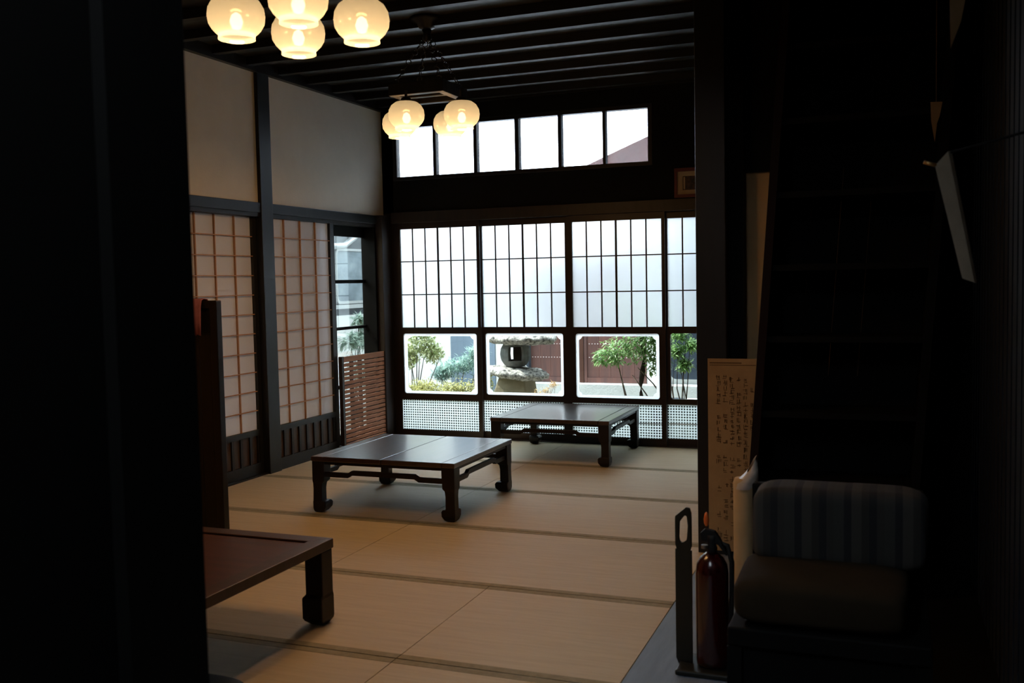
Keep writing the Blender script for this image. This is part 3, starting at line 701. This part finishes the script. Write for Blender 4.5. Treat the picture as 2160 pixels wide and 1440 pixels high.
sr = thing('steep_staircase', (-.2, 4.6, 0), 'steep black boarded staircase rising behind the bench', 'staircase')
sl = .072
def SX(x, z): return x+sl*z
MB().prism([(-.642, 0), (-.606, 0), (SX(-.606, 2.88), 2.88), (SX(-.642, 2.88), 2.88)], 'y', 4.48, 4.80).build('stringer', M['stringer'], sr)
MB().prism([(.04, 0), (.075, 0), (SX(.075, 2.88), 2.88), (SX(.04, 2.88), 2.88)], 'y', 4.48, 4.80).build('stringer', M['pitch'], sr)
for i, z in enumerate((.16, .47, .785, 1.122, 1.44, 1.76, 2.08, 2.40)):
    MB().prism([(SX(-.606, z), z-.015), (SX(.04, z), z-.015), (SX(.04, z), z+.012), (SX(-.606, z), z+.012)], 'y', 4.50, 4.79).build('tread', M['pitch'], sr)
bb = MB()
for k in range(5):
    a, b_ = -.606+k*.1292, -.606+(k+1)*.1292-.0012
    bb.prism([(a, 0), (b_, 0), (SX(b_, 2.88), 2.88), (SX(a, 2.88), 2.88)], 'y', 4.795, 4.81)
bb.build('back_board', M['pitch'], sr)

# things on the right wall
def slab(name, q, dy, m, parent=None):
    return MB().loft([[Vector(p) for p in q], [Vector(p)+Vector((.004, dy, 0)) for p in q]]).build(name, m, parent)
cbd = thing('clipboard', (.25, 3.0, 1.3), 'pale grey clipboard hanging askew on the blue black wall', 'clipboard')
MB().loft([[(.108, 3.0, 1.700), (.142, 3.0, 1.738), (.209, 2.97, 1.372), (.178, 2.97, 1.385)], [(.118, 3.02, 1.702), (.152, 3.02, 1.740), (.217, 2.99, 1.374), (.186, 2.99, 1.387)]]).build('board', M['grey_card'], cbd)
MB().tube([(.080, 3.0, 1.712), (.114, 3.005, 1.700)], .0055, 10).build('metal_clip', M['brass'], cbd, smooth=True)
MB().tube([(.148, 3.01, 1.735), (.345, 3.01, 1.78)], .004, 8).build('hook', M['iron'], cbd)
o = MB().prism([(.141, 2.098), (.186, 2.096), (.176, 2.04), (.166, 2.01), (.158, 1.935), (.144, 2.02)], 'y', 4.40, 4.404).tube([(.162, 4.402, 2.09), (.162, 4.402, 2.9)], .0012, 5).build('plaster_glimpse', M['poster'])  # hung shape added in place of a bit of beige wall
tag(o, 'small pointed brown shape added for a glimpse of plaster above the clipboard', 'paper')
o = MB().prism([(.158, 2.40), (.236, 2.40), (.195, 2.18), (.166, 2.10)], 'y', 3.40, 3.404).tube([(.190, 3.402, 2.39), (.190, 3.402, 2.9)], .0012, 5).build('plaster_glimpse', M['poster'])  # second added shape, also in place of beige plaster
tag(o, 'pale shape added for a glimpse of plaster at the very top right', 'paper')

# ------------------------------------------------------------------ garden
struct('ground', MB().box(-14, 6, 8.16, 20, -.5, -.20).box(-14, -5.3, -2, 8.16, -.5, -.20), M['soil'], 'pale garden earth outside the doors', 'ground')
ev = MB().prism([(8.16, 3.14), (8.75, 2.98), (8.75, 3.03), (8.16, 3.25)], 'x', -5.6, .2)
struct('roof_eave', ev, M['dark_wall'], 'dark roof eave outside above the high window panes', 'eave')
struct('wall_garden_white', MB().box(-6.44, -5.32, 11.5, 11.6, -.3, 2.1).box(-4.70, -4.32, 11.5, 11.6, -.3, 2.1).box(-2.745, -2.47, 11.5, 11.6, -.3, 2.1), M['white_wall'], 'sunlit white garden wall behind the hedge and lantern', 'wall')
o = MB().box(-5.318, -4.704, 11.48, 11.56, -.2, 2.0).build('blue_grey_board', M['grey_panel']); tag(o, 'plain grey blue panel on the white garden wall behind the bush', 'panel')
o = MB().box(-4.315, -4.225, 11.42, 11.52, -.2, 2.1).build('garden_post', M['navy']); tag(o, 'dark blue post between the white wall and brown gate', 'post')
struct('wall_dimming', MB().box(-.98, -.80, 8.2, 11.3, -.3, 4.4), M['dark_wood'], 'unseen dark wall added right of the garden to dim the doors', 'wall')  # added out of view to block sky from the right frosted panes
gt = thing('wooden_gate', (-3.5, 11.5, .15), 'brown plank gate panels with dotted rivet rows beyond the lantern', 'gate')
gp = MB()
for a, b in ((-4.222, -3.575), (-3.488, -2.748)):
    nn = 5; w_ = (b-a)/nn
    for k in range(nn): gp.box(a+k*w_, a+(k+1)*w_-.003, 11.50, 11.53, .215, 1.95)
gp.build('plank_panel', M['gate'], gt)
MB().box(-3.572, -3.530, 11.47, 11.55, .15, 2.0).build('gate_post', M['gate_dark'], gt)
MB().box(-3.524, -3.490, 11.48, 11.54, .15, 2.0).build('gate_stile', M['gate'], gt)
MB().box(-4.222, -3.575, 11.485, 11.54, .150, .213).box(-3.488, -2.748, 11.485, 11.54, .150, .213).build('bottom_rail', M['gate'], gt)
rv0 = None
for z in (.626, .459):
    for a, b in ((-4.20, -3.60), (-3.46, -2.78)):
        for k in range(int((b-a)/.036)):
            if rv0 is None:
                rv0 = MB().box(gt.location.x-.006, gt.location.x+.006, gt.location.y-.006, gt.location.y, gt.location.z-.005, gt.location.z+.005).build('rivet', M['rivet'], gt); q = rv0
            else: q = rv0.copy(); C.objects.link(q); q.parent = gt
            q.location = (a+k*.036-gt.location.x, -.0, z-gt.location.z)
struct('garden_kerb', MB().box(-4.32, .5, 11.30, 11.62, -.3, .148), M['concrete'], 'pale concrete kerb under the brown gate', 'kerb')
struct('wall_garden_right', MB().box(-2.47, 2.0, 11.55, 11.65, -.3, .9), M['white_wall'], 'pale garden wall behind the rightmost shrub', 'wall')
o = MB().prism(rrect(-2.46, -1.95, .21, 1.7, .07), 'y', 11.50, 11.53).build('rounded_board', M['navy']); tag(o, 'dark blue board with rounded corners behind the rightmost shrub', 'board')  # plain board put in for a dark rounded shape beyond
o = MB().box(-2.50, -2.16, 10.6, 10.8, -.2, .075).build('planter_box', M['navy']); tag(o, 'dark low planter block at the foot of the rightmost shrub', 'planter')
o = MB().box(-2.14, -1.2, 10.6, 10.9, -.2, .06).build('stone_step', M['concrete']); tag(o, 'pale stone block right of the dark planter', 'stone')
o = MB().box(-2.30, 1.5, 12.0, 12.2, -.3, 4.2).build('dim_backdrop', M['navy']); tag(o, 'tall grey blue shed wall added behind the rightmost sliding door to dim it', 'backdrop')  # added tall and dark so the right frosted panes turn greyer
# neighbour building seen through the left window
nb = thing('neighbour_building', (-6.5, 10, -.2), 'grey neighbouring building seen through the clear left window', 'building')
MB().box(-6.62, -6.50, 4.0, 11.6, -.2, 1.02).build('lower_wall', M['white_wall'], nb)
MB().box(-6.62, -6.50, 4.0, 11.6, 1.02, 1.17).build('dark_band', M['navy'], nb)
MB().box(-6.62, -6.50, 4.0, 11.6, 1.17, 2.30).build('upper_wall', M['siding'], nb)
MB().box(-6.52, -6.46, 10.3, 12.0, 1.105, 1.155).build('sill', M['alu'], nb)
def yz_ring(mb, o_, i_, x0, x1):
    n = len(o_); vs = [(x, p[0], p[1]) for x in (x0, x1) for lp in (o_, i_) for p in lp]; fs = []
    for j in range(n):
        k = (j+1) % n
        fs += [(j, k, n+k, n+j), (2*n+j, 3*n+j, 3*n+k, 2*n+k), (n+j, n+k, 3*n+k, 3*n+j), (j, 2*n+j, 2*n+k, k)]
    return mb.add(vs, fs)
wf = yz_ring(MB(), rrect(10.62, 11.62, 1.165, 1.865, .08), rrect(10.65, 11.59, 1.20, 1.835, .06), -6.50, -6.46).build('window_frame', M['alu'], nb)
MB().prism(rrect(10.65, 11.59, 1.20, 1.835, .06), 'x', -6.49, -6.475).build('window_pane', M['win_glass'], wf)
MB().tube([(-6.44, 10.3, 1.87), (-6.44, 10.8, 1.90), (-6.43, 11.05, 2.02)], .04, 12).build('drain_pipe', M['alu'], nb, smooth=True)
MB().prism([(9.0, 2.30), (12.0, 2.30), (12.0, 2.36), (9.0, 2.42)], 'x', -6.75, -6.35).build('roof', M['navy'], nb)
# red roof far behind, right
rf = thing('distant_house', (-2.2, 13.6, -.2), 'dark red gabled house roof beyond the top right pane', 'house')
MB().prism([(-4.05, 2.92), (-2.55, 3.50), (-1.0, 2.92)], 'y', 13.0, 16.0).build('roof', M['roof'], rf)
MB().box(-3.7, -1.3, 13.3, 15.8, -.2, 2.95).build('wall', M['white_wall'], rf)

# stone lantern
def rough_disc(cx, cy, cz, rx, ry, h, seed, tilt=0, n=40, amp=.10):
    R = random.Random(seed); ph = [R.random()*6.28 for _ in range(8)]
    rad = [1+amp*math.sin(2*a+ph[0])*.6+amp*.5*math.sin(5*a+ph[1])+amp*.35*math.sin(9*a+ph[2])+amp*.2*math.sin(17*a+ph[3]) for a in [2*math.pi*i/n for i in range(n)]]
    secs = []
    for f, z in ((.30, -.5), (.80, -.48), (.97, -.25), (1.0, 0), (.95, .25), (.80, .42), (.5, .50), (.12, .54)):
        sec = []
        for i in range(n):
            a = 2*math.pi*i/n; q = f*rad[i]; jz = .10*math.sin(7*a+z*9+ph[4])+.08*math.sin(13*a+ph[5])
            x = cx+rx*q*math.cos(a); sec.append((x, cy+ry*q*math.sin(a), cz+h*(z+jz*(1 if abs(z) < .45 else .4))+tilt*(x-cx)))
        secs.append(sec)
    return MB().loft(secs)
ln = thing('stone_lantern', (-3.64, 9.6, -.2), 'weathered stone garden lantern with a lichen covered cap and square opening', 'stone lantern')
LY = 9.6
rough_disc(-3.625, LY, .810, .385, .30, .115, 11, -.02).build('cap_stone', M['lichen'], ln, smooth=True)
def fire_box():
    cx, cz0, cz1 = -3.700, .515, .768; m = MB(); n = 32
    prof = [(.095, cz0), (.120, cz0+.02), (.152, cz0+.07), (.162, cz0+.13), (.152, cz0+.19), (.128, cz1-.02), (.110, cz1)]
    # shell with a square opening on the viewer side and a slit at the left, walls of real thickness
    N_ = 48; zs = [cz0+i*(cz1-cz0)/12 for i in range(13)]
    def rad(z):
        for (r0, z0), (r1, z1) in zip(prof, prof[1:]):
            if z0 <= z <= z1+1e-9: return r0+(r1-r0)*(z-z0)/(z1-z0)
        return prof[-1][0]
    view = math.atan2(-LY, -cx) # towards viewer
    def hole(a, zi):
        d = (a-view+math.pi) % (2*math.pi)-math.pi
        if 3 <= zi <= 9 and abs(d) < .52: return True
        if 3 <= zi <= 8 and d < 0 and .10 < math.pi+d < .42: return True
        return False
    idx = {}; vs = []
    for i, z in enumerate(zs):
        for j in range(N_):
            a = 2*math.pi*j/N_; r = rad(z)
            for s, rr in (('o', r), ('i', r-.035)):
                idx[(s, i, j)] = len(vs); vs.append((cx+rr*math.cos(a), LY+rr*math.sin(a), z))
    fs = []
    H = lambda i, j: hole(2*math.pi*(j+.5)/N_, i)
    for i in range(12):
        for j in range(N_):
            k = (j+1) % N_
            if H(i, j): continue
            fs.append((idx[('o', i, j)], idx[('o', i, k)], idx[('o', i+1, k)], idx[('o', i+1, j)]))
            fs.append((idx[('i', i, j)], idx[('i', i+1, j)], idx[('i', i+1, k)], idx[('i', i, k)]))
            for (ii, jj, e) in ((i, (j+1) % N_, ((i, k), (i+1, k))), (i, (j-1) % N_, ((i, j), (i+1, j)))):
                if H(ii, jj): (a1, b1), (a2, b2) = e; fs.append((idx[('o', a1, b1)], idx[('i', a1, b1)], idx[('i', a2, b2)], idx[('o', a2, b2)]))
            if i+1 < 12 and H(i+1, j): fs.append((idx[('o', i+1, j)], idx[('o', i+1, k)], idx[('i', i+1, k)], idx[('i', i+1, j)]))
            if i > 0 and H(i-1, j): fs.append((idx[('o', i, j)], idx[('o', i, k)], idx[('i', i, k)], idx[('i', i, j)]))
    m.add(vs, fs); m.build('fire_box', M['stone'], ln, smooth=False)
fire_box()
rough_disc(-3.675, LY, .448, .345, .28, .105, 5, -.10).build('middle_slab', M['lichen'], ln, smooth=True)
MB().loft([[(-3.98, LY-.16, -.2), (-3.50, LY-.18, -.2), (-3.48, LY+.18, -.2), (-3.98, LY+.16, -.2)],
           [(-3.93, LY-.16, .15), (-3.52, LY-.17, .15), (-3.51, LY+.17, .15), (-3.93, LY+.16, .15)],
           [(-3.84, LY-.14, .41), (-3.545, LY-.15, .40), (-3.54, LY+.15, .40), (-3.84, LY+.14, .41)]]).build('base_stone', M['tan_stone'], ln, bevel=.015, seg=3)

# plants
def leaf(vs, fs, p, d, up, L_, W_):
    d = d.normalized(); s = d.cross(up)
    if s.length < .05: s = d.orthogonal()
    s.normalize(); n = s.cross(d); b = len(vs); p = Vector(p)
    vs += [p, p+d*L_*.45+s*W_*.5-n*W_*.12, p+d*L_-n*L_*.12, p+d*L_*.45-s*W_*.5-n*W_*.12, p+d*L_*.5]
    fs += [(b, b+1, b+4), (b+1, b+2, b+4), (b+2, b+3, b+4), (b+3, b, b+4)]
def shrub(name, cx, cy, zb, label, cat, m, blobs, n, L_, W_, stems, mstem, seed, droop=.1, whorl=1, rad=.006):
    R = random.Random(seed); t = thing(name, (cx, cy, zb), label, cat)
    vs = []; fs = []
    tips = []
    for _ in range(n):
        bx, by, bz, rx, ry, rz = blobs[R.randrange(len(blobs))]
        while True:
            u = Vector((R.uniform(-1, 1), R.uniform(-1, 1), R.uniform(-1, 1)))
            if u.length <= 1: break
        u = u*(.55+.45*R.random()) if u.length else u
        c_ = Vector((bx+u.x*rx, by+u.y*ry, bz+u.z*rz)); tips.append(c_)
        for _k in range(whorl):
            d = Vector((R.uniform(-1, 1), R.uniform(-1, 1), R.uniform(-.6, .8)-droop))
            leaf(vs, fs, c_, d, Vector((R.uniform(-.3, .3), R.uniform(-.3, .3), 1)), L_*R.uniform(.7, 1.25), W_*R.uniform(.8, 1.2))
    b = MB(); b.v = [tuple(v) for v in vs]; b.f = fs
    b.build('foliage', m, t, smooth=False)
    sb = MB()
    for k in range(stems):
        q = tips[R.randrange(len(tips))]; b0 = Vector((cx+R.uniform(-.05, .05), cy+R.uniform(-.04, .04), zb))
        mid = b0.lerp(q, .5)+Vector((R.uniform(-.05, .05), R.uniform(-.05, .05), R.uniform(-.02, .06)))
        sb.tube([b0, b0.lerp(mid, .5)+Vector((R.uniform(-.02, .02), 0, 0)), mid, q], [rad*1.6, rad*1.3, rad, rad*.4], 6)
    sb.build('stem', mstem, t, smooth=True)
    return t
shrub('clipped_hedge', -4.50, 9.05, -.2, 'low clipped yellow green hedge behind the leftmost sliding door', 'hedge', M['leaf_y'],
      [(-5.02+.115*k, 9.02+.04*math.sin(k*2.1), .285+.02*math.sin(k*1.7), .13, .26, .155) for k in range(11)], 9000, .030, .016, 30, M['bark'], 21)
shrub('leafy_bush', -4.86, 9.6, -.2, 'pale leafy bush with bent bare branches left of the grey blue panel', 'bush', M['leaf_p'],
      [(-4.80, 9.6, .76, .25, .16, .15), (-4.95, 9.6, .62, .13, .14, .16), (-4.66, 9.6, .66, .16, .12, .13), (-4.80, 9.55, .92, .28, .12, .10)], 2300, .055, .022, 6, M['bark'], 22, .35, rad=.006)
shrub('spreading_conifer', -4.60, 10.25, -.2, 'blue green feathery bush in front of the grey blue panel', 'bush', M['leaf_b'],
      [(-4.72, 10.25, .42, .24, .16, .13), (-4.48, 10.25, .48, .22, .16, .14), (-4.42, 10.25, .60, .13, .12, .08), (-4.86, 10.25, .34, .14, .14, .10)], 2600, .075, .012, 10, M['bark_light'], 23, -.2)
shrub('lantern_shrub', -4.28, 10.1, -.2, 'small yellow tipped shrub tucked at the left foot of the lantern', 'bush', M['leaf_y'],
      [(-4.26, 10.1, .42, .11, .1, .08), (-4.24, 10.1, .28, .10, .1, .12), (-4.20, 10.1, .12, .08, .1, .14)], 700, .045, .018, 8, M['bark'], 24)
shrub('rust_twig_plant', -3.30, 9.18, -.2, 'dry rust coloured twiggy plant at the right foot of the lantern', 'plant', M['leaf_o'],
      [(-3.30, 9.18, .26, .10, .08, .08), (-3.14, 9.18, .37, .06, .06, .05), (-3.22, 9.18, .30, .07, .06, .06)], 420, .022, .009, 34, M['bark_light'], 25, -.3, rad=.0022)
def tree():
    t = thing('leafy_tree', (-2.22, 9.3, -.2), 'green leafy tree with a mottled trunk in front of the brown gate', 'tree')
    R = random.Random(31); vs = []; fs = []
    blobs = [(-2.30, 9.3, .90, .20, .15, .10), (-2.45, 9.25, .74, .16, .14, .09), (-2.22, 9.3, .72, .16, .15, .12), (-2.12, 9.3, .84, .14, .14, .12), (-2.58, 9.25, .66, .13, .1, .06), (-2.10, 9.3, .60, .10, .1, .10), (-2.3, 9.3, 1.15, .32, .25, .2)]
    for _ in range(2100):
        bx, by, bz, rx, ry, rz = blobs[R.randrange(7)]
        p = Vector((bx+R.uniform(-1, 1)*rx, by+R.uniform(-1, 1)*ry, bz+R.uniform(-1, 1)*rz))
        leaf(vs, fs, p, Vector((R.uniform(-1, .5), R.uniform(-.8, .5), R.uniform(-.7, .25))), Vector((R.uniform(-.4, .4), R.uniform(-.4, .4), 1)), R.uniform(.04, .085), R.uniform(.014, .028))
    b = MB(); b.v = [tuple(v) for v in vs]; b.f = fs; b.build('foliage', M['leaf_g'], t)
    tr = MB(); pts = []; rr = []
    for k in range(15):
        z = -.2+.1*k; pts.append((-2.255+.02*math.sin(k*.9)-.012*k/8, 9.3, z)); rr.append(.022+.007*math.sin(k*2.1))
    tr.tube(pts, rr, 12); tr.build('trunk', M['bark'], t, smooth=True)
    br = MB()
    for (a, b_) in (((-2.36, 9.25, -.2), (-2.50, 9.25, .62)), ((-2.33, 9.27, -.2), (-2.48, 9.22, .55)), ((-2.02, 9.25, .22), (-2.30, 9.25, .55)), ((-2.04, 9.28, .18), (-2.16, 9.3, .70)), ((-1.98, 9.25, .26), (-2.12, 9.3, .60)), ((-2.1, 9.2, .1), (-2.34, 9.2, .48))):
        A, B_ = Vector(a), Vector(b_); br.tube([A, A.lerp(B_, .5)+Vector((.012, 0, .01)), B_], [.008, .007, .004], 7)
    br.build('branch', M['bark_light'], t, smooth=True)
tree()
shrub('garden_shrub', -2.02, 9.95, -.2, 'green shrub with upright bare stems, rightmost by the post', 'shrub', M['leaf_g'],
      [(-2.04, 9.95, .84, .12, .12, .08), (-1.90, 9.95, .72, .12, .12, .07), (-2.06, 9.95, .66, .10, .1, .09), (-1.98, 9.95, .52, .08, .08, .09)], 1100, .065, .021, 7, M['bark'], 41, .1)
shrub('window_shrub', -5.5, 9.4, -.2, 'pale star leaved shrub behind the clear left window', 'shrub', M['leaf_s'],
      [(-5.5, 9.50, 1.02, .05, .12, .05), (-5.5, 9.28, .80, .08, .16, .11), (-5.5, 9.6, .82, .08, .18, .12), (-5.5, 9.4, .45, .12, .3, .25)], 210, .115, .030, 9, M['bark'], 51, .25, whorl=4)
shrub('low_twig_plant', -3.02, 9.6, -.2, 'tiny bare twig plant left of the tree, before the kerb', 'plant', M['leaf_g'],
      [(-3.05, 9.6, .08, .08, .06, .04), (-2.9, 9.6, .06, .08, .06, .03)], 26, .018, .008, 14, M['bark_light'], 61, rad=.003)
shrub('pale_stalk_plant', -2.76, 9.6, -.2, 'pale upright stalk plant between the twigs and the tree', 'plant', M['leaf_s'],
      [(-2.77, 9.6, .12, .02, .03, .08), (-2.66, 9.6, .14, .03, .03, .09)], 60, .028, .010, 8, M['bark_light'], 62, rad=.003)
shrub('ground_fern', -2.38, 9.2, -.2, 'light green leafy ground plant at the foot of the tree', 'plant', M['leaf_p'],
      [(-2.37, 9.2, .17, .05, .05, .06), (-2.30, 9.2, .10, .06, .05, .06)], 110, .035, .014, 10, M['bark_light'], 63)
o = rough_disc(-2.055, 8.86, 0, .085, .12, .44, 8).build('garden_rock', M['stone'], smooth=True)
tag(o, 'blue grey garden rock right of the tree trunk', 'rock')
